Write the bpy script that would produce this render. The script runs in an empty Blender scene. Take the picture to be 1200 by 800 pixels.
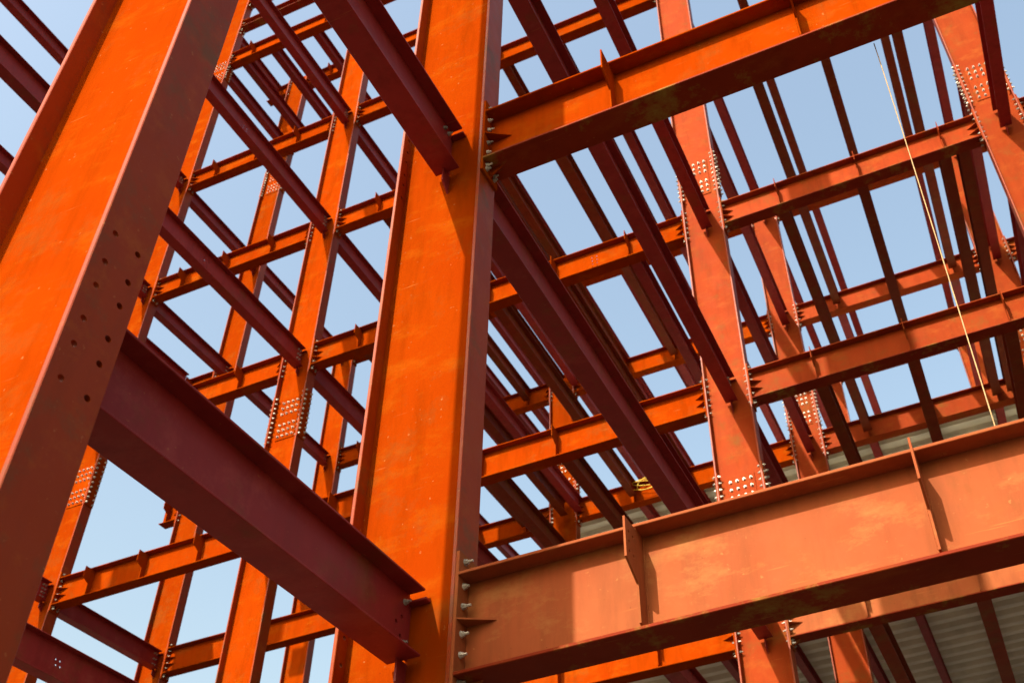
import bpy, bmesh, math, random
from mathutils import Matrix, Vector
random.seed(7)
SC = bpy.context.scene
COL = SC.collection

# ------------------------------------------------------------------ camera
CAM_H = 1.39
def cam_axes(yaw, pitch, roll):
    ca, sa, cb, sb, cc, sc = math.cos(yaw), math.sin(yaw), math.cos(pitch), math.sin(pitch), math.cos(roll), math.sin(roll)
    right = Vector((ca, sa, 0)); f0 = Vector((-sa, ca, 0))
    fwd = f0 * cb + Vector((0, 0, sb)); up = -f0 * sb + Vector((0, 0, cb))
    return right * cc + up * sc, -right * sc + up * cc, fwd
r_, u_, f_ = cam_axes(0.335, 0.6811, -0.0736)
cam_data = bpy.data.cameras.new('camera')
cam = bpy.data.objects.new('camera', cam_data); COL.objects.link(cam)
cam.matrix_world = Matrix(((r_.x, u_.x, -f_.x, 0), (r_.y, u_.y, -f_.y, 0), (r_.z, u_.z, -f_.z, CAM_H), (0, 0, 0, 1)))
cam_data.sensor_fit = 'HORIZONTAL'; cam_data.sensor_width = 36
cam_data.lens = 36 * 1253.7 / 1200
cam_data.shift_x = -151.9 / 1200; cam_data.shift_y = 90.6 / 1200
cam_data.clip_start = 0.05; cam_data.clip_end = 3000
cam_data.dof.use_dof = True; cam_data.dof.focus_distance = 7.5; cam_data.dof.aperture_fstop = 3.2
SC.camera = cam

# ------------------------------------------------------------------ sky and sun
SUN = Vector((0.237, 1.0, -0.85)).normalized()          # direction the light travels
sun_el = math.asin(-SUN.z); sun_az = math.atan2(-SUN.x, -SUN.y)
world = bpy.data.worlds.new('World'); SC.world = world; world.use_nodes = True
nt = world.node_tree; nt.nodes.clear()
wo = nt.nodes.new('ShaderNodeOutputWorld'); bg = nt.nodes.new('ShaderNodeBackground'); sk = nt.nodes.new('ShaderNodeTexSky')
sk.sky_type = 'NISHITA'; sk.sun_disc = False; sk.sun_elevation = sun_el; sk.sun_rotation = sun_az
sk.air_density = 2.0; sk.dust_density = 6.5; sk.ozone_density = 0.5; sk.altitude = 0
bg.inputs['Strength'].default_value = 0.15
nt.links.new(sk.outputs[0], bg.inputs[0]); nt.links.new(bg.outputs[0], wo.inputs[0])
sd = bpy.data.lights.new('sun', 'SUN'); so = bpy.data.objects.new('sun', sd); COL.objects.link(so)
sd.energy = 4.7; sd.angle = math.radians(0.53); sd.color = (1.0, 0.91, 0.77)
so.rotation_euler = SUN.to_track_quat('-Z', 'Y').to_euler(); so.location = (0, 0, 60)
SC.view_settings.view_transform = 'Standard'; SC.view_settings.look = 'None'
SC.view_settings.exposure = 1.0; SC.view_settings.gamma = 1.0; SC.view_settings.use_curve_mapping = False
SC.render.engine = 'CYCLES'

# ------------------------------------------------------------------ materials
def srgb(r, g, b):
    f = lambda c: (c / 255) / 12.92 if c / 255 <= 0.04045 else ((c / 255 + 0.055) / 1.055) ** 2.4
    return (f(r), f(g), f(b), 1)
def paint(name, base, alt, dust, dust_amt=0.5, rough=0.34, lev=0.10, spec=(1.0, 1.0, 1.0, 1), dust_col=(0.12, 0.060, 0.012, 1)):
    m = bpy.data.materials.new(name); m.use_nodes = True
    n = m.node_tree.nodes; l = m.node_tree.links; b = n['Principled BSDF']
    geo = n.new('ShaderNodeNewGeometry')
    def noise(scale, detail=6, rgh=0.6, sx=1, sy=1, sz=1):
        mp = n.new('ShaderNodeMapping'); mp.inputs['Scale'].default_value = (sx, sy, sz)
        l.new(geo.outputs['Position'], mp.inputs['Vector'])
        t = n.new('ShaderNodeTexNoise'); t.inputs['Scale'].default_value = scale
        t.inputs['Detail'].default_value = detail; t.inputs['Roughness'].default_value = rgh
        l.new(mp.outputs[0], t.inputs['Vector']); return t.outputs[0]
    def ramp(src, a, c):
        r = n.new('ShaderNodeMapRange'); r.inputs['From Min'].default_value = a; r.inputs['From Max'].default_value = c
        l.new(src, r.inputs['Value']); return r.outputs[0]
    def mix(fac, c1, c2, k=1.0):
        mx = n.new('ShaderNodeMix'); mx.data_type = 'RGBA'
        if k != 1.0:
            mu = n.new('ShaderNodeMath'); mu.operation = 'MULTIPLY'; mu.inputs[1].default_value = k
            l.new(fac, mu.inputs[0]); fac = mu.outputs[0]
        l.new(fac, mx.inputs[0])
        for s, c in ((6, c1), (7, c2)):
            if isinstance(c, tuple): mx.inputs[s].default_value = c
            else: l.new(c, mx.inputs[s])
        return mx.outputs[2]
    oi = n.new('ShaderNodeObjectInfo')
    c = mix(ramp(noise(0.9, 5), 0.35, 0.68), base, alt)                       # broad batches of paint
    hs = n.new('ShaderNodeHueSaturation')                                      # every piece comes from its own batch
    rv = n.new('ShaderNodeMapRange'); rv.inputs['To Min'].default_value = 0.86; rv.inputs['To Max'].default_value = 1.10
    l.new(oi.outputs['Random'], rv.inputs['Value']); l.new(rv.outputs[0], hs.inputs['Value']); l.new(c, hs.inputs['Color']); c = hs.outputs[0]
    dk = tuple(v * 0.66 for v in base[:3]) + (1,); lt = (min(1, base[0] * 1.10), base[1] * 1.7 + 0.006, base[2] * 1.6 + 0.0012, 1)
    c = mix(ramp(noise(5.0, 8, 0.7, 1, 1, 0.16), 0.47, 0.66), c, dk, 0.62)      # runs and rubbed streaks down the piece
    c = mix(ramp(noise(3.1, 10, 0.75, 0.5, 1, 1), 0.52, 0.68), c, lt, 0.62)     # chalky touch-up patches
    c = mix(ramp(noise(1.7, 10, 0.74), 0.53, 0.68), c, dust_col, dust_amt)      # dust and rust blooms
    sm = n.new('ShaderNodeMapping'); sm.inputs['Rotation'].default_value = (0.5, 0.9, 0.3); sm.inputs['Scale'].default_value = (1.1, 26, 26)
    l.new(geo.outputs['Position'], sm.inputs['Vector'])
    st = n.new('ShaderNodeTexNoise'); st.inputs['Scale'].default_value = 1.6; st.inputs['Detail'].default_value = 4
    l.new(sm.outputs[0], st.inputs['Vector'])
    c = mix(ramp(st.outputs[0], 0.70, 0.76), c, (0.34, 0.13, 0.035, 1), 0.45)   # sling and chain scratches
    c = mix(ramp(noise(26, 3, 0.5), 0.70, 0.76), c, (0.34, 0.15, 0.05, 1), 0.45)   # specks of bare primer
    c = mix(ramp(noise(41, 4, 0.6), 0.69, 0.76), c, (0.035, 0.010, 0.005, 1), 0.55)  # chips
    l.new(c, b.inputs['Base Color'])
    rr = n.new('ShaderNodeMapRange'); rr.inputs['To Min'].default_value = rough - 0.08; rr.inputs['To Max'].default_value = rough + 0.14
    l.new(noise(5, 6), rr.inputs['Value']); l.new(rr.outputs[0], b.inputs['Roughness'])
    b.inputs['Specular IOR Level'].default_value = lev
    b.inputs['Specular Tint'].default_value = spec
    bp = n.new('ShaderNodeBump'); bp.inputs['Strength'].default_value = 0.10; bp.inputs['Distance'].default_value = 0.01
    l.new(noise(24, 6, 0.65), bp.inputs['Height']); l.new(bp.outputs[0], b.inputs['Normal'])
    return m
M = {}
FRESH = ((0.238, 0.0300, 0.0008, 1), (0.222, 0.0235, 0.0008, 1))
FADED = ((0.235, 0.0350, 0.0062, 1), (0.205, 0.0260, 0.0048, 1))
M['fresh'] = paint('fresh_orange_primer', *FRESH, 0.4, 0.34, 0.5, 0.0)
M['fresh_gloss'] = paint('fresh_orange_primer_rolled', *FRESH, 0.4, 0.80, 0.42, 0.15, dust_col=(0.085, 0.050, 0.016, 1))   # flanges keep their smooth rolled finish
M['faded'] = paint('faded_orange_primer', *FADED, 0.6, 0.60, 0.48, 0.012)
M['faded_gloss'] = paint('faded_orange_primer_rolled', *FADED, 0.6, 0.55, 0.42, 0.15)
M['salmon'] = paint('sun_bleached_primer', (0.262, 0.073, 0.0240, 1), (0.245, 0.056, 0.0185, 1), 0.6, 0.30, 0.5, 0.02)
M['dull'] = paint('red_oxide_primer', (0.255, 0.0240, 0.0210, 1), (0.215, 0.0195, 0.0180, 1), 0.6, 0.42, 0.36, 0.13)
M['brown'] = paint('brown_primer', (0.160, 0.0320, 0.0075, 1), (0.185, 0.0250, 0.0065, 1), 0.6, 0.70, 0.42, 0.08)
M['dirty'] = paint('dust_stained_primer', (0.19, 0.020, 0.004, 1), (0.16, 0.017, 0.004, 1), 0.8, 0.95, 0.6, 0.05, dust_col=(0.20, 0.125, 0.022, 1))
def plain(name, col, rough, metal=0.0, nz=None):
    m = bpy.data.materials.new(name); m.use_nodes = True
    n = m.node_tree.nodes; l = m.node_tree.links; b = n['Principled BSDF']
    b.inputs['Roughness'].default_value = rough; b.inputs['Metallic'].default_value = metal
    t = n.new('ShaderNodeTexNoise'); t.inputs['Scale'].default_value = nz or 30; t.inputs['Detail'].default_value = 6
    g = n.new('ShaderNodeNewGeometry'); l.new(g.outputs['Position'], t.inputs['Vector'])
    mx = n.new('ShaderNodeMix'); mx.data_type = 'RGBA'; l.new(t.outputs[0], mx.inputs[0])
    mx.inputs[6].default_value = tuple(v * 0.6 for v in col) + (1,); mx.inputs[7].default_value = tuple(min(1, v * 1.35) for v in col) + (1,)
    l.new(mx.outputs[2], b.inputs['Base Color'])
    return m
M['bolt'] = plain('zinc_bolt', (0.44, 0.41, 0.34), 0.45, 0.35, 9)
_n = M['bolt'].node_tree.nodes; _l = M['bolt'].node_tree.links; _oi = _n.new('ShaderNodeObjectInfo'); _hs = _n.new('ShaderNodeHueSaturation')
_mr = _n.new('ShaderNodeMapRange'); _mr.inputs['To Min'].default_value = 0.45; _mr.inputs['To Max'].default_value = 1.15
_l.new(_oi.outputs['Random'], _mr.inputs['Value']); _l.new(_mr.outputs[0], _hs.inputs['Value'])
_b = _n['Principled BSDF']; _src = _b.inputs['Base Color'].links[0].from_socket; _l.new(_src, _hs.inputs['Color']); _l.new(_hs.outputs[0], _b.inputs['Base Color'])
M['deck'] = plain('galvanised_deck', (0.74, 0.72, 0.60), 0.42, 0.15, 1.4)
M['rope'] = plain('tan_rope', (0.36, 0.24, 0.11), 0.9)
M['yellow'] = plain('yellow_cable', (0.70, 0.46, 0.02), 0.6)
M['ground'] = plain('packed_earth', (0.055, 0.043, 0.030), 0.95, 0, 0.6)
M['concrete'] = plain('concrete_footing', (0.36, 0.34, 0.31), 0.9, 0, 4)

# ------------------------------------------------------------------ mesh helpers
_cache = {}
def box_mesh(dx, dy, dz, bev=0.003):
    key = ('b', round(dx, 4), round(dy, 4), round(dz, 4))
    if key in _cache: return _cache[key]
    bm = bmesh.new(); bmesh.ops.create_cube(bm, size=1)
    bmesh.ops.scale(bm, vec=(dx, dy, dz), verts=bm.verts)
    bmesh.ops.bevel(bm, geom=list(bm.edges), offset=min(bev, min(dx, dy, dz) * 0.3), segments=1, affect='EDGES')
    me = bpy.data.meshes.new('plate'); bm.to_mesh(me); bm.free(); _cache[key] = me
    return me
def poly_mesh(pts, axis, t):
    """prism: outline pts in the two other axes, thickness t centred on axis"""
    key = ('p', tuple((round(a, 4), round(b, 4)) for a, b in pts), axis, round(t, 4))
    if key in _cache: return _cache[key]
    bm = bmesh.new(); vs = []
    for s in (-t / 2, t / 2):
        row = []
        for a, b in pts:
            co = {'x': (s, a, b), 'y': (a, s, b), 'z': (a, b, s)}[axis]; row.append(bm.verts.new(co))
        vs.append(row)
    n = len(pts)
    bm.faces.new(vs[0]); bm.faces.new(list(reversed(vs[1])))
    for i in range(n): bm.faces.new((vs[0][i], vs[1][i], vs[1][(i + 1) % n], vs[0][(i + 1) % n]))
    bmesh.ops.recalc_face_normals(bm, faces=bm.faces)
    me = bpy.data.meshes.new('plate'); bm.to_mesh(me); bm.free(); _cache[key] = me
    return me
def bolt_verts(bm, at, d, r=0.019, tip=0.03):
    """hexagon nut on a washer with the threaded end showing; d = outward axis"""
    d = Vector(d); a = Vector((0, 0, 1)) if abs(d.z) < 0.5 else Vector((1, 0, 0)); b = d.cross(a)
    at = Vector(at); rot = random.random() * 1.0
    def prism(rad, z0, z1, n, cham=0.0):
        rings = []
        for z, rr in ((z0, rad), (z1, rad - cham)):
            rings.append([bm.verts.new(at + d * z + (a * math.cos(rot + 2 * math.pi * i / n) + b * math.sin(rot + 2 * math.pi * i / n)) * rr) for i in range(n)])
        for i in range(n): bm.faces.new((rings[0][i], rings[0][(i + 1) % n], rings[1][(i + 1) % n], rings[1][i]))
        bm.faces.new(rings[1])
    prism(r * 1.18, -0.002, 0.005, 8); prism(r, 0.005, 0.005 + r * 0.95, 6, r * 0.12)
    if tip: prism(r * 0.52, 0.005 + r * 0.95, 0.005 + r * 0.95 + tip, 6, 0.002)
def bolt_mesh(d, r, tip):
    key = ('bolt', tuple(d), r, tip)
    if key not in _cache:
        bm = bmesh.new(); bolt_verts(bm, (0, 0, 0), d, r, tip)
        bmesh.ops.recalc_face_normals(bm, faces=bm.faces)
        me = bpy.data.meshes.new('bolt'); bm.to_mesh(me); bm.free(); me.materials.append(M['bolt']); _cache[key] = me
    return _cache[key]
def bead_mesh(L_):
    # uneven weld run standing on its lower end
    bm = bmesh.new(); rings = []; k = 90
    for i in range(k + 1):
        rr = 0.0062 + 0.0024 * abs(math.sin(i * 0.9)) + random.uniform(-0.001, 0.0012)
        rings.append([bm.verts.new((rr * math.cos(a * math.pi / 3), rr * math.sin(a * math.pi / 3), -L_ / 2 + L_ * i / k)) for a in range(6)])
    for a, b in zip(rings, rings[1:]):
        for q in range(6): bm.faces.new((a[q], a[(q + 1) % 6], b[(q + 1) % 6], b[q]))
    bmesh.ops.recalc_face_normals(bm, faces=bm.faces)
    me = bpy.data.meshes.new('weld_bead'); bm.to_mesh(me); bm.free()
    return me
def drilled(me, holes, axis, r=0.017, t=0.2):
    """cut round bolt holes through a plate mesh (holes in the plate's own coordinates)"""
    o = bpy.data.objects.new('tmp', me.copy()); COL.objects.link(o)
    bm = bmesh.new()
    for h in holes:
        mt = Matrix.Translation(h) @ (Matrix.Rotation(math.pi / 2, 4, 'Y') if axis == 'x' else Matrix.Rotation(math.pi / 2, 4, 'X'))
        bmesh.ops.create_cone(bm, cap_ends=True, segments=14, radius1=r, radius2=r, depth=t, matrix=mt)
    cm = bpy.data.meshes.new('cut'); bm.to_mesh(cm); bm.free()
    c = bpy.data.objects.new('cut', cm); COL.objects.link(c)
    md = o.modifiers.new('b', 'BOOLEAN'); md.operation = 'DIFFERENCE'; md.object = c; md.solver = 'EXACT'
    dg = bpy.context.evaluated_depsgraph_get()
    res = bpy.data.meshes.new_from_object(o.evaluated_get(dg))
    bpy.data.objects.remove(o); bpy.data.objects.remove(c)
    return res
def thing(name, label, cat, loc, group=None):
    o = bpy.data.objects.new(name, None); COL.objects.link(o); o.location = loc
    o.empty_display_size = 0.2; o['label'] = label; o['category'] = cat; o['kind'] = 'thing'
    if group: o['group'] = group
    return o
def mat_mesh(me, mat):
    """share mesh data between alike pieces of one paint"""
    key = ('m', me.name, mat.name)
    if key not in _cache:
        m2 = me if not me.materials else me.copy()
        if me.materials: m2.materials.clear()
        m2.materials.append(mat); _cache[key] = m2
    return _cache[key]
def part(name, me, mat, root, at, parent=None):
    """at = world position; child of root (or of a part of root)"""
    o = bpy.data.objects.new(name, mat_mesh(me, mat) if mat else me); COL.objects.link(o)
    p = parent or root
    o.parent = p
    base = Vector(root.location) if p is root else Vector(root.location) + Vector(p.location)
    o.location = Vector(at) - base
    return o
def plate(name, root, mat, x0, x1, y0, y1, z0, z1, parent=None, bev=0.003):
    return part(name, box_mesh(x1 - x0, y1 - y0, z1 - z0, bev), mat, root, ((x0 + x1) / 2, (y0 + y1) / 2, (z0 + z1) / 2), parent)
def bolts(root, pts, near=True, r=0.019, tip=0.026, parent=None):
    """pts: list of (pos, outward). near: one object each; far: joined into one part"""
    if not pts: return
    if near:
        for p, d in pts: part('bolt', bolt_mesh(d, r, round(tip * random.choice((0.55, 0.8, 1.0, 1.25)), 4)), None, root, p, parent)
    else:
        bm = bmesh.new()
        for p, d in pts: bolt_verts(bm, Vector(p) - Vector(root.location), d, r, tip)
        bmesh.ops.recalc_face_normals(bm, faces=bm.faces)
        me = bpy.data.meshes.new('bolts'); bm.to_mesh(me); bm.free(); me.materials.append(M['bolt'])
        o = bpy.data.objects.new('bolts', me); COL.objects.link(o); o.parent = root; o['kind'] = 'stuff'

# ------------------------------------------------------------------ the grid of the frame (metres)
def LV(k): return 5.12 * k                 # top of steel of floor level k
TOP = 36.35 + CAM_H; TOP2 = 40.6 + CAM_H                          # top of the taller left wing
CD, CF, CTF, CTW = 0.903, 0.286, 0.030, 0.018      # column depth, flange width, flange and web thickness
GD, GF, GTF, GTW = 0.74, 0.300, 0.024, 0.014       # girder
PLT = 0.026                                         # end plate
ROWA, ROWB, ROWD, ROWJ, ROWK, ROWL = 2.266, 5.443, 15.90, 19.85, 25.15, 34.6
XI, XF, XM, X1, XE, XR = -20.95, -14.60, -11.50, -3.674, 3.00, 9.7
BZ = (0.11, -0.075, -0.225, -0.425, -0.57, -0.76)   # bolt rows below top of steel
BY = (-0.07, 0.07)                                  # bolt gauge

# ------------------------------------------------------------------ ground
bm = bmesh.new(); n = 60; R = 900
g = [[bm.verts.new((-R + 2 * R * i / n, -R + 2 * R * j / n, 0 if abs(i - 30) < 3 and abs(j - 30) < 3 else random.uniform(-0.2, 0.05))) for j in range(n + 1)] for i in range(n + 1)]
for i in range(n):
    for j in range(n): bm.faces.new((g[i][j], g[i + 1][j], g[i + 1][j + 1], g[i][j + 1]))
me = bpy.data.meshes.new('ground'); bm.to_mesh(me); bm.free(); me.materials.append(M['ground'])
o = bpy.data.objects.new('ground', me); COL.objects.link(o); o['kind'] = 'structure'

# ------------------------------------------------------------------ columns
COLS = {}
def column(key, xc, yc, ztop, mat, label, splices=(), holes_r=(), holes_l=(), near=1, group=None):
    mt = M[mat]; root = thing('steel_column', label, 'column', (xc, yc, 0), group)
    zc = ztop / 2
    wm = box_mesh(CD - 2 * CTF, CTW, ztop, 0.002)
    part('web', wm, mt, root, (xc, yc, zc))
    for side, hl in ((1, holes_r), (-1, holes_l)):
        fm = box_mesh(CTF, CF, ztop, 0.004)
        if hl:
            fm = drilled(fm, [Vector((0, y, LV(k) + z - zc)) for k in hl for y in BY for z in BZ], 'x')
        part('flange', fm, M[mat + '_gloss'], root, (xc + side * (CD / 2 - CTF / 2), yc, zc))
        # weld fillets where the web meets the flange
        s = 0.016
        for fy in (-1, 1):
            pts = [(0, 0), (-side * s, 0), (0, fy * s)]
            part('weld_seam', poly_mesh(pts, 'z', ztop), mt, root, (xc + side * (CD / 2 - CTF), yc + fy * CTW / 2, zc))
    plate('base_plate', root, mt, xc - 0.6, xc + 0.6, yc - 0.32, yc + 0.32, 0.002, 0.045)
    for z0 in splices:
        z1 = z0 + 1.25; zm = (z0 + z1) / 2; B = []
        fy = yc - CTW / 2
        wp = plate('splice_plate', root, mt, xc - 0.27, xc + 0.27, fy - 0.018, fy, z0, z1)
        plate('splice_plate', root, mt, xc - 0.27, xc + 0.27, -fy + 2 * yc, -fy + 2 * yc + 0.018, z0, z1)
        for side in (1, -1):
            xo = xc + side * CD / 2; xi = xo - side * CTF
            plate('splice_plate', root, mt, min(xo, xo + side * 0.018), max(xo, xo + side * 0.018), yc - CF / 2 + 0.004, yc + CF / 2 - 0.004, z0 - 0.12, z1 + 0.12)
            for y0, y1 in ((yc - CF / 2 + 0.004, yc - 0.03), (yc + 0.03, yc + CF / 2 - 0.004)):
                plate('splice_plate', root, mt, min(xi, xi - side * 0.016), max(xi, xi - side * 0.016), y0, y1, z0 - 0.12, z1 + 0.12)
            nz = 10
            for i in range(nz):
                z = z0 - 0.05 + (z1 - z0 + 0.10) * i / (nz - 1) 
                for y in (-0.10, 0.10):
                    B.append(((xo + side * 0.018, yc + y, z), (side, 0, 0)))
                    B.append(((xi - side * 0.016, yc + y, z), (-side, 0, 0)))
        for i in range(6):
            z = z0 + 0.10 + i * 0.175 + (0.175 if i > 2 else 0)
            for x in (-0.20, -0.067, 0.067, 0.20):
                B.append(((xc + x, fy - 0.018, z), (0, -1, 0)))
        bolts(root, B, near > 0, 0.026, 0.020)
    COLS[key] = (root, xc, yc, mt, near)
    return root

column('A', X1 + 0.005, ROWA, LV(6) + 0.6, 'fresh', 'broad orange column with empty bolt holes in its maroon flange, no girder attached', holes_r=(1,), near=2)
column('B', X1, ROWB, LV(6) + 0.6, 'fresh', 'broad sunlit orange column with two large girders bolted to one flange', holes_l=(1, 2), near=2)
column('D', X1, ROWD, LV(6) + 0.5, 'faded', 'orange column with bolted splice plates at two heights and girders on both sides', splices=(10.35 + 1.39, 19.68 + 1.39), near=1)
column('E', XE, ROWD, LV(6) + 0.5, 'faded', 'red orange column with dense bolt rows on both flanges beside the hanging rope', splices=(19.6 + 1.39,), near=1)
column('F', XF, ROWD, TOP + 8, 'fresh', 'slender orange column with a square of silver bolts, seen between the two broad columns', splices=(16.25 + 1.39, 36.3 + 1.39), near=1)
column('I', XI, ROWD, TOP + 8, 'fresh', 'orange column with bolted splice beside the flange that has empty bolt holes', splices=(16.25 + 1.39, 34.9 + 1.39), near=1)
column('J', XI - 0.2, ROWJ, TOP2 + 0.3, 'fresh', 'thin orange column with short girder stubs, standing against open sky', splices=(33.2 + 1.39,), near=0)
column('FJ', XF, ROWJ, TOP2 + 0.3, 'fresh', 'orange column behind the broad sunlit column, in line with the thin column that has stubs', near=0)
column('N', XI + 0.1, ROWK, LV(6) + 0.2, 'fresh', 'distant orange column left of the broad sunlit column, without splice plates', near=0)
column('M', XM, ROWK, LV(5) + 0.3, 'fresh', 'orange column crowded by floor beams, showing a small square of bolts', splices=(19.55 + 1.39,), near=0)
column('K', X1, ROWK, LV(6) + 0.2, 'faded', 'weathered orange column with chalky stains, last before the metal decking', splices=(19.5 + 1.39,), near=0)
column('KE', XE, ROWK, LV(6) + 0.2, 'faded', 'dusty orange column behind the rope among dark beams', splices=(19.5 + 1.39,), near=0)
for key, x, y, zt, lb in (('BF', XF, ROWB, LV(6), 'orange column in the front row carrying the long dark beams with four bolt holes'),
                          ('BI', XI, ROWB, TOP, 'outermost orange column of the front row'),
                          ('BE', XE, ROWB, LV(6) + 0.6, 'orange column at the far end of the two big front girders'),
                          ('DR', XR, ROWD, LV(6) + 0.5, 'end column of the second row beyond the rope'),
                          ('KR', XR, ROWK, LV(6) + 0.2, 'end column of the third row beyond the rope'),
                          ('L1', X1, ROWL, LV(6), 'column under the decking in the last row, line of the big sunlit column'),
                          ('LM', XM, ROWL, LV(6), 'column under the decking in the last row, behind the crowded bolted column'),
                          ('LE', 2.03, ROWL, LV(6), 'column under the decking in the last row, behind the hanging rope')):
    column(key, x, y, zt, 'fresh' if y < 10 else 'faded', lb, near=0)

# ------------------------------------------------------------------ girders (along X)
def girder(ka, kb, lv, mat, label, tabs=(), ribs=2, near=1, z=None, group=None, stub=None, depth=GD, holes=(), backtabs=True, dirty=None):
    ca = COLS.get(ka); cb = COLS.get(kb)
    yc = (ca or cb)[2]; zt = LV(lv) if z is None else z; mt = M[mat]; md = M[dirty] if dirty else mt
    x0 = ca[1] + CD / 2 if ca else cb[1] - CD / 2 - stub
    x1 = cb[1] - CD / 2 if cb else ca[1] + CD / 2 + stub
    zb = zt - depth; root = thing('floor_girder', label, 'girder', ((x0 + x1) / 2, yc, zb), group)
    a = x0 + (PLT + 0.001 if ca else 0); b = x1 - (PLT + 0.001 if cb else 0)
    wm = box_mesh(b - a, GTW, depth - 2 * GTF, 0.002)
    if holes: wm = drilled(wm, [Vector((h[0] - (a + b) / 2, 0, h[1] - (zt + zb) / 2)) for h in holes], 'y', 0.017)
    part('web', wm, mt, root, ((a + b) / 2, yc, (zt + zb) / 2))
    plate('top_flange', root, mt, a, b, yc - GF / 2, yc + GF / 2, zt - GTF, zt, bev=0.004)
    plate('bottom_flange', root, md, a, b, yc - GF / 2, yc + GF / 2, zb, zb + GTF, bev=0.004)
    B = []
    for end, has in ((1, ca), (-1, cb)):
        if not has: continue
        xf = x0 if end == 1 else x1
        p0, p1 = sorted((xf + end * 0.0005, xf + end * PLT))
        plate('end_plate', root, mt, p0, p1, yc - GF / 2 + 0.006, yc + GF / 2 - 0.006, zb - 0.14, zt + 0.17)
        for bz in BZ + ((-0.83 - 0.01,) if False else ()):
            for by in BY:
                B.append(((xf + end * PLT, yc + by, zt + bz), (end, 0, 0)))
                if near < 2: B.append(((xf - end * CTF, yc + by, zt + bz), (-end, 0, 0)))
        for by in BY: 
            B.append(((xf + end * PLT, yc + by, zb - 0.075), (end, 0, 0)))
        # horizontal arrow ribs on the web, and fins above and below the flanges
        for k in range(ribs):
            zr = zt - depth * (0.46 if ribs == 1 else (0.36 + 0.25 * k))
            for fy in (-1, 1):
                pts = [(end * PLT, fy * GTW / 2), (end * 0.25, fy * GTW / 2), (end * PLT, fy * (GF / 2 - 0.01))]
                part('rib', poly_mesh(pts, 'z', 0.012), mt, root, (xf, yc, zr))
        for z_, s in ((zt, 1), (zb, -1)):
            pts = [(end * PLT, 0), (end * 0.16, 0), (end * PLT, s * 0.12)]
            part('fin', poly_mesh(pts, 'y', 0.012), mt, root, (xf, yc, z_))
    bolts(root, B, near > 0, 0.021, 0.030)
    h = depth - 2 * GTF
    for x in tabs:
        for fy in ((-1, 1) if backtabs else (-1,)):
            w0, wf, wt = fy * GTW / 2, fy * (GF / 2 - 0.012), fy * (GF / 2 + 0.165)
            zz = zt - GTF - 0.001
            if fy == -1:
                up = plate  # tab reaches past the flange below it, then steps back to a plain stiffener
                pts = [(w0, -0.001), (wf, -0.001), (wf, -0.012), (wt, -0.012), (wt, -0.30), (wf, -0.40), (wf * 0.96, -h + 0.03), (w0, -h + 0.002)]
                pts2 = pts
            else:
                pts2 = [(w0, -0.001), (wf, -0.001), (wf, -h + 0.002), (w0, -h + 0.002)]
            me = poly_mesh(pts2, 'x', 0.014)
            if near >= 2 and fy == -1:
                me = drilled(me, [Vector((0, fy * (GF / 2 + 0.11), -0.10)), Vector((0, fy * (GF / 2 + 0.11), -0.17)), Vector((0, fy * (GF / 2 + 0.11), -0.24)), Vector((0, fy * (GF / 2 + 0.04), -0.10)), Vector((0, fy * (GF / 2 + 0.04), -0.24))], 'x', 0.012)
            part('stiffener', me, mt, root, (x, yc, zz))
            if near >= 2 and fy == -1:
                for sx_ in (-1, 1): part('weld_bead', bead_mesh(h - 0.02), mt, root, (x + sx_ * 0.008, yc - GTW / 2 - 0.001, zt - GTF - h / 2))
    return root

TR = (-1.90, -0.10, 1.74)
TM = (-5.52, -7.40, -9.14, -10.96, -12.78)
TL = (-16.36, -17.94, -19.50)
NTH = ('first', 'second', 'third', 'fourth', 'fifth', 'sixth', 'seventh', 'eighth', 'ninth')
ORD = {1: 'first', 2: 'second', 3: 'third', 4: 'fourth', 5: 'fifth', 6: 'sixth'}
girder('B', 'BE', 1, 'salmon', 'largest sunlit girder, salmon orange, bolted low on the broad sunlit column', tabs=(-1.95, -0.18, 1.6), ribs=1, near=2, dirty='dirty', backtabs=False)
girder('B', 'BE', 2, 'fresh', 'wide orange girder bolted high on the broad sunlit column, dirty underneath', tabs=(-1.92, -0.17, 1.6), ribs=1, near=2, dirty='dirty', backtabs=False)
girder('B', 'BE', 3, 'faded', 'girder one floor above the wide dirty orange girder on the broad sunlit column', tabs=(-1.92, -0.17, 1.6), ribs=1, near=0)
girder('B', 'BE', 4, 'faded', 'girder two floors above the wide dirty orange girder on the broad sunlit column', tabs=(-1.92, -0.17, 1.6), ribs=1, near=0)
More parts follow.
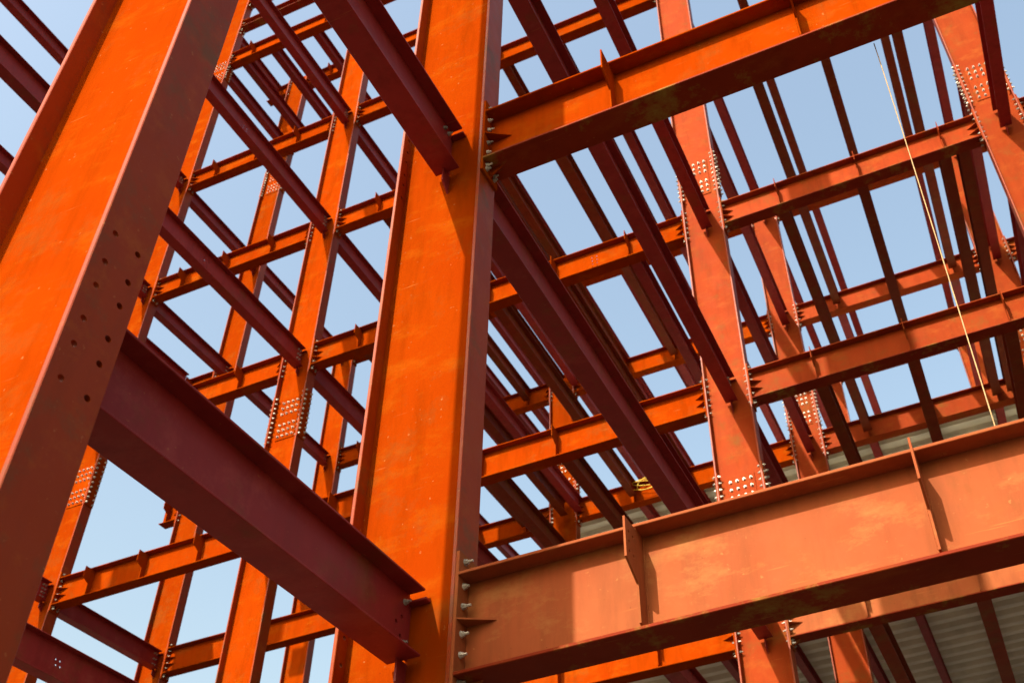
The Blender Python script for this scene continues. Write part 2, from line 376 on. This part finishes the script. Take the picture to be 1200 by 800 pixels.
for k in (2, 3, 4, 5, 6):
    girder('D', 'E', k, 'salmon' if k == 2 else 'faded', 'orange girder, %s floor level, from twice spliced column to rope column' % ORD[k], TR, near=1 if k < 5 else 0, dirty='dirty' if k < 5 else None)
    girder('E', 'DR', k, 'faded', 'orange girder at %s floor level on the outer side of the rope column' % ORD[k], (4.9, 6.7, 8.4), near=1 if k == 4 else 0)
    sx = -6.35
    hs = [(sx - 0.12 * i, LV(k) - 0.22 - 0.11 * j) for i in (0, 1) for j in range(4)] if k == 4 else ()
    girder('F', 'D', k, 'fresh', 'long orange girder, %s floor level, from slender bolted column to twice spliced column' % ORD[k], TM, near=1, holes=hs)
    if k > 2:
        girder('I', 'F', k, 'fresh', 'short orange girder at %s floor level left of the slender bolted column' % ORD[k], TL, near=1)
        girder('M', 'K', k, 'fresh', 'orange girder, %s floor level, from crowded bolted column to chalky column' % ORD[k], TM[:3], near=0) if k < 6 else girder('FK', 'K', k, 'fresh', 'orange girder at sixth floor level ending at the chalky column', TM, near=0, stub=10.4)
        girder('K', 'KE', k, 'faded', 'orange red girder before the decking, %s floor level, from chalky column to dusty column' % ORD[k], TR, near=0)
        girder('KE', 'KR', k, 'faded', 'orange red girder beyond the rope, %s floor level, past the dusty column' % ORD[k], (), near=0)
        if k < 6:
            girder('N', 'M', k, 'fresh', 'orange girder, %s floor level, from distant plain column to crowded bolted column' % ORD[k], (-12.78, -16.36, -17.94, -19.5), near=0,
                   holes=[(-13.6 - 0.12 * i, LV(k) - 0.22 - 0.11 * j) for i in (0, 1) for j in range(4)] if k == 5 else ())
girder('N', 'FK2', 6, 'fresh', 'orange girder at sixth floor level ending at the distant plain column', (-16.36, -17.94, -19.5), near=0, stub=6.0)
girder('I', 'F', 7, 'fresh', 'topmost short orange girder beside the bolted splice of the left column', TL, near=1, z=TOP)
girder('I', 'F', 8, 'fresh', 'shallow girder at the very top of the left wing showing its dirty underside', (), near=0, z=TOP + 2.2, depth=0.42, dirty='dirty')
girder('F', 'D7', 7, 'fresh', 'topmost girder stub running out from the slender bolted column', (), near=0, z=TOP, stub=2.5)
girder('J', 'FJ', 3, 'fresh', 'orange girder running right from the thin column with stubs, third floor level', (), near=0)
girder('J', 'FJ', 7, 'fresh', 'topmost girder running right from the thin column with stubs', TL, near=0, z=TOP2)
girder('I', 'F', 9, 'fresh', 'highest girder of the left wing above the shallow girder', TL, near=0, z=TOP2)
girder('J', 'FJ', 7, 'fresh', 'second highest girder running right from the thin column with stubs', (), near=0, z=TOP)
girder(None, 'J', 4, 'fresh', 'short free-ended girder stub on the thin column, at fourth floor level', (XI - 1.05,), near=0, stub=0.62)
girder(None, 'J', 5, 'fresh', 'short girder stub on the thin column at fifth floor level', (XI - 1.6,), near=0, stub=1.5)
girder(None, 'J', 7, 'fresh', 'topmost short girder stub on the thin column', (), near=0, z=TOP2, stub=1.0)
girder(None, 'I', 5, 'fresh', 'short girder stub left of the bolted left column at fifth floor level', (XI - 1.6,), near=0, stub=1.9)
for k in (3, 4, 5, 6):
    girder('LM', 'L1', k, 'faded', 'girder in the last row behind the chalky column, %s floor level' % ORD[k], (), near=0)
    girder('L1', 'LE', k, 'faded', 'girder in the last row behind the hanging rope, %s floor level' % ORD[k], (), near=0)

# ------------------------------------------------------------------ beams (along Y)
def beam(x, y0, y1, lv, mat, label, z=None, depth=0.50, fw=0.25, tab0=None, tab1=None, near=1, group=None, holes=(), tabmat=None, nb=(2, 3)):
    """tab0 / tab1: column web faces to which the ends are bolted through shear tabs"""
    zt = (LV(lv) if z is None else z) - 0.002; zb = zt - depth; mt = M[mat]
    tf, tw = 0.018, 0.012
    root = thing('floor_beam', label, 'beam', (x, (y0 + y1) / 2, zb), group)
    wm = box_mesh(tw, y1 - y0, depth - 2 * tf, 0.002)
    if holes: wm = drilled(wm, [Vector((0, h[0] - (y0 + y1) / 2, h[1] - (zt + zb) / 2)) for h in holes], 'x', 0.016)
    part('web', wm, mt, root, (x, (y0 + y1) / 2, (zt + zb) / 2))
    plate('top_flange', root, mt, x - fw / 2, x + fw / 2, y0, y1, zt - tf, zt, bev=0.004)
    plate('bottom_flange', root, mt, x - fw / 2, x + fw / 2, y0, y1, zb, zb + tf, bev=0.004)
    B = []
    for face, e, s in ((tab0, y0, 1), (tab1, y1, -1)):
        if face is None: continue
        # welded shear tab on the column web, bolted beside the beam web
        tx = x - tw / 2 - 0.009
        yy0, yy1 = sorted((face, e + s * 0.17))
        plate('shear_tab', root, mt, tx - 0.008, tx + 0.008, yy0, yy1, zb + tf + 0.004, zt - tf - 0.004)
        pts = [(0, 0), (-s * 0.15, 0), (-s * 0.15, -0.20)] if False else None
        L_ = abs(e + s * 0.06 - face)
        part('shear_tab', poly_mesh([(0, 0), (s * L_, 0), (s * L_, -0.16), (0, -0.25)], 'x', 0.016), mt, root, (tx, face, zb - 0.002))
        plate('seat_plate', root, mt, x - 0.006, x + fw / 2 + 0.015, *sorted((face, face + s * 0.06)), zt - tf - 0.07, zt - tf - 0.05)
        for i in range(nb[0]):
            for j in range(nb[1]):
                B.append(((x + tw / 2, e + s * (0.055 + 0.075 * i), zt - 0.10 - (depth - 0.2) * j / max(1, nb[1] - 1)), (1, 0, 0)))
    bolts(root, B, near > 0, 0.020, 0.022)
    return root
cw = CTW / 2
PR = dict(depth=0.62, fw=0.25)
x1 = X1 + 0.055
hl = [(5.30, LV(1) - 0.20), (5.22, LV(1) - 0.24)]
beam(x1, ROWA + cw + 0.05, ROWB - cw - 0.05, 1, 'dull', 'large maroon beam joining the two broad columns low down', depth=0.50, tab0=ROWA + cw, tab1=ROWB - cw, near=2, nb=(1, 2), holes=[(5.25, LV(1) - 0.28), (5.31, LV(1) - 0.22), (5.31, LV(1) - 0.36)])
beam(x1, ROWA + cw + 0.05, ROWB - cw - 0.05, 2, 'dull', 'dark maroon beam joining the two broad columns high up', depth=0.62, tab0=ROWA + cw, tab1=ROWB - cw, near=2, nb=(2, 1))
beam(x1, ROWA + cw + 0.05, ROWB - cw - 0.05, 3, 'dull', 'maroon beam joining the two broad columns above the picture-high pair', depth=0.62, tab0=ROWA + cw, tab1=ROWB - cw, near=0)
for k in (2, 3, 4):
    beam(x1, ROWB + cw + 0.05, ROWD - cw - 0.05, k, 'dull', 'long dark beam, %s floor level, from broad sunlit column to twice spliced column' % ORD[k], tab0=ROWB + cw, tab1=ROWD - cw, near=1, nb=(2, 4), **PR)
    beam(XE + 0.055, ROWB + cw + 0.05, ROWD - cw - 0.05, k, 'dull', 'long dark beam at %s floor level ending at the rope column' % ORD[k], tab0=ROWB + cw, tab1=ROWD - cw, near=1, nb=(2, 4), **PR)
for k in (2, 3, 4, 5, 6):
    hs = [(11.6 + 0.09 * i + 0.03 * j, LV(2) - 0.26 - 0.09 * j) for i in (0, 1) for j in (0, 1)] if k == 2 else ([(12.2 + 0.12 * i, LV(k) - 0.26 - 0.1 * j) for i in (0, 1) for j in (0, 1)] if k in (4, 5) else ())
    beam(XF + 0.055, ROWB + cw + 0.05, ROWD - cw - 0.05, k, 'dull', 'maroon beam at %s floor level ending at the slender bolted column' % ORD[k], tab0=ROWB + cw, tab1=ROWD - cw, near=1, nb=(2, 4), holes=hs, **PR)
    if k > 2:
        beam(XI + 0.055, ROWB + cw + 0.05, ROWD - cw - 0.05, k, 'dull', 'maroon beam at %s floor level ending at the bolted left column' % ORD[k], tab0=ROWB + cw, tab1=ROWD - cw, near=1, nb=(2, 4), depth=0.5)
        beam(X1 + 0.055, ROWD + cw + 0.05, ROWK - cw - 0.05, k, 'dull', 'dark beam, %s floor level, from twice spliced column to chalky column' % ORD[k], tab0=ROWD + cw, tab1=ROWK - cw, near=0, **PR)
        beam(XE + 0.055, ROWD + cw + 0.05, ROWK - cw - 0.05, k, 'dull', 'dark beam at %s floor level behind the rope column' % ORD[k], tab0=ROWD + cw, tab1=ROWK - cw, near=0, **PR)
        beam(XF + 0.055, ROWD + cw + 0.05, ROWJ - cw - 0.05, k, 'dull', 'dark beam at %s floor level behind the slender bolted column' % ORD[k], tab0=ROWD + cw, tab1=ROWJ - cw, near=0, **PR)
        beam(XF + 0.055, ROWJ + cw + 0.05, ROWK - GF / 2 - 0.002, k, 'dull', 'dark beam at %s floor level two bays behind the slender bolted column' % ORD[k], tab0=ROWJ + cw, near=0, **PR)
for k in (3, 5, 6):
    beam(XI - 0.10, ROWD + cw + 0.05, ROWJ - cw - 0.05, k, 'dull', 'short brown beam at %s floor level between bolted left column and thin column' % ORD[k], tab0=ROWD + cw, tab1=ROWJ - cw, near=0)
for k in (4, 5, 6):
    beam(XI - 0.0, ROWJ + cw + 0.05, ROWK - cw - 0.05, k, 'dull', 'short brown beam at %s floor level between thin column and distant plain column' % ORD[k], tab0=ROWJ + cw, tab1=ROWK - cw, near=0)
beam(XI - 1.6, ROWD + GF / 2 + 0.003, ROWJ - GF / 2 - 0.18, 5, 'dull', 'brown beam joining the two girder stubs at fifth floor level', near=0)
beam(XI - 0.1, ROWD + cw + 0.05, ROWJ - cw - 0.05, 7, 'dull', 'topmost brown beam between bolted left column and thin column', z=TOP, tab0=ROWD + cw, tab1=ROWJ - cw, near=0)
for i, x in enumerate((-20.07, -18.8, -17.0)):
    beam(x, ROWD + GF / 2 + 0.003, ROWJ - GF / 2 - 0.003, 7, 'dull', '%s brown beam from the bolted left column at the very top of the left wing' % NTH[i], z=TOP, near=0, group='top beams of the left wing')
beam(-22.1, ROWD + GF / 2 + 0.2, ROWJ - GF / 2 - 0.003, 7, 'dull', 'highest brown beam meeting the topmost stub of the thin column', z=TOP2, near=0)
S0, S1 = ROWD + GF / 2 + 0.003, ROWK - GF / 2 - 0.003
for k in (2, 3, 4, 5, 6):
    for i, x in enumerate(TR + ((2.14,) if k == 4 else ())):
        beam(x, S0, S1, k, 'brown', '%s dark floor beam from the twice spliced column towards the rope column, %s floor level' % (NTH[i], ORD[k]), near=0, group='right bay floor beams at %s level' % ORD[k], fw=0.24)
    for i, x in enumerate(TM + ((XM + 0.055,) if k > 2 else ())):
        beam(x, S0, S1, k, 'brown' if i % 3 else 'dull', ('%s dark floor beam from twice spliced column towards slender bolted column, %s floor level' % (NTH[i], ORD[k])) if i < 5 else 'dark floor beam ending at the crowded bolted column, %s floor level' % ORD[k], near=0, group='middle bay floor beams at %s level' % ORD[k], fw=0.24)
T0, T1 = ROWK + GF / 2 + 0.003, ROWL - GF / 2 - 0.003
for k in (3, 4):
    for i, x in enumerate((X1 + 0.02,) + TM[:3] + TR):
        beam(x, T0 + (0.02 if x == X1 + 0.02 else 0), T1, k, 'dull', '%s joist under the decking from chalky column %s, %s floor' % ((NTH[i], 'away from the rope', ORD[k]) if i < 4 else (NTH[i - 4], 'towards the rope', ORD[k])), near=0, group='joists under the decking at %s level' % ORD[k], fw=0.22, depth=0.42)

for k in (5, 6):
    for i, x in enumerate((X1 + 0.03,) + TM + (XF, -16.36, -17.94) + TR):
        beam(x, T0 + (0.02 if x == X1 + 0.03 else 0), T1, k, 'dull', ('%s rear floor beam from the chalky column %s, %s floor level' % ((NTH[i], 'away from the rope', ORD[k]) if i < 9 else (NTH[i - 9], 'towards the rope', ORD[k]))), near=0, group='rear floor beams at %s level' % ORD[k], fw=0.24)

# ------------------------------------------------------------------ corrugated metal deck
def deck(lv, x0, x1, y0, y1, label):
    root = thing('metal_deck', label, 'decking', ((x0 + x1) / 2, (y0 + y1) / 2, LV(lv)))
    w = 3.05; y = y0
    nx = 4; xs = [x0 + (x1 - x0) * i / nx for i in range(nx + 1)]
    for i in range(nx):
        bm = bmesh.new(); rows = []; yy = y0; pit, h = 0.56, 0.15
        while yy < y1 - 0.01:
            for dy, z in ((0, 0), (0.21, 0), (0.24, h), (0.53, h)): rows.append((yy + dy, z))
            yy += pit
        xa, xb = xs[i] - 0.03, xs[i + 1] + 0.03; zl = 0.003 * (i % 2)
        for zo, flip in ((0.004, False), (0.0055, True)):
            va = [(bm.verts.new((xa, a, z + zo + zl)), bm.verts.new((xb, a, z + zo + zl))) for a, z in rows]
            for p, q in zip(va, va[1:]):
                f = (p[0], p[1], q[1], q[0]); bm.faces.new(f if not flip else f[::-1])
        for v in bm.verts: v.co -= Vector(((x0 + x1) / 2, (y0 + y1) / 2, 0))
        me = bpy.data.meshes.new('deck_sheet'); bm.to_mesh(me); bm.free(); me.materials.append(M['deck'])
        o = bpy.data.objects.new('deck_sheet', me); COL.objects.link(o); o.parent = root
deck(4, -12.5, 9.5, ROWK + 0.25, ROWL + 0.3, 'corrugated metal decking at fourth floor level behind the chalky column')
deck(3, -12.5, 9.5, ROWK + 0.25, ROWL + 0.3, 'corrugated metal decking at third floor level, lower of the two decks')

# ------------------------------------------------------------------ rope and cable
def tube(name, pts, r, mat, label, cat, n=8):
    bm = bmesh.new(); rings = []
    for i, p in enumerate(pts):
        p = Vector(p); t = (Vector(pts[min(i + 1, len(pts) - 1)]) - Vector(pts[max(i - 1, 0)])).normalized()
        a = t.orthogonal().normalized() if i == 0 else (prev - t * prev.dot(t)).normalized(); prev = a; b = t.cross(a)
        rings.append([bm.verts.new(p + (a * math.cos(2 * math.pi * k / n) + b * math.sin(2 * math.pi * k / n)) * r * (1 + 0.12 * math.sin(i * 2.1 + k * 1.6))) for k in range(n)])
    for ra, rb in zip(rings, rings[1:]):
        for k in range(n): bm.faces.new((ra[k], ra[(k + 1) % n], rb[(k + 1) % n], rb[k]))
    bm.faces.new(rings[0][::-1]); bm.faces.new(rings[-1])
    bmesh.ops.recalc_face_normals(bm, faces=bm.faces)
    me = bpy.data.meshes.new(name); bm.to_mesh(me); bm.free(); me.materials.append(M[mat])
    for f in me.polygons: f.use_smooth = True
    o = bpy.data.objects.new(name, me); COL.objects.link(o); o['label'] = label; o['category'] = cat
    return o
yb = ROWB + GF / 2 + 0.02
pts = []
for i in range(41):
    t = i / 40
    pts.append((0.389 - 0.075 * t ** 1.3, yb + 0.02 + 0.03 * math.sin(math.pi * t), LV(2) - GD + 0.03 + (LV(1) - LV(2) + GD - 0.05) * t))
tube('hanging_rope', pts, 0.0042, 'rope', 'thin tan rope hanging from the high wide girder to the largest sunlit girder', 'rope')
pts = []
for i in range(140):
    t = i / 140 * 2 * math.pi * 3
    pts.append((-8.72 + (0.40 - 0.05 * math.sin(t * 0.61)) * math.cos(t * 1.03) + 0.10 * math.sin(t * 0.7), ROWK - GF / 2 - 0.05 - 0.012 * math.sin(t * 1.7) - i * 0.0004, LV(4) - 0.20 + (0.17 + 0.05 * math.cos(t * 0.43)) * math.sin(t) + 0.07 * math.cos(0.61 * t)))
tube('coiled_cable', pts, 0.011, 'yellow', 'small loose coil of yellow cable hung on a distant girder', 'cable')
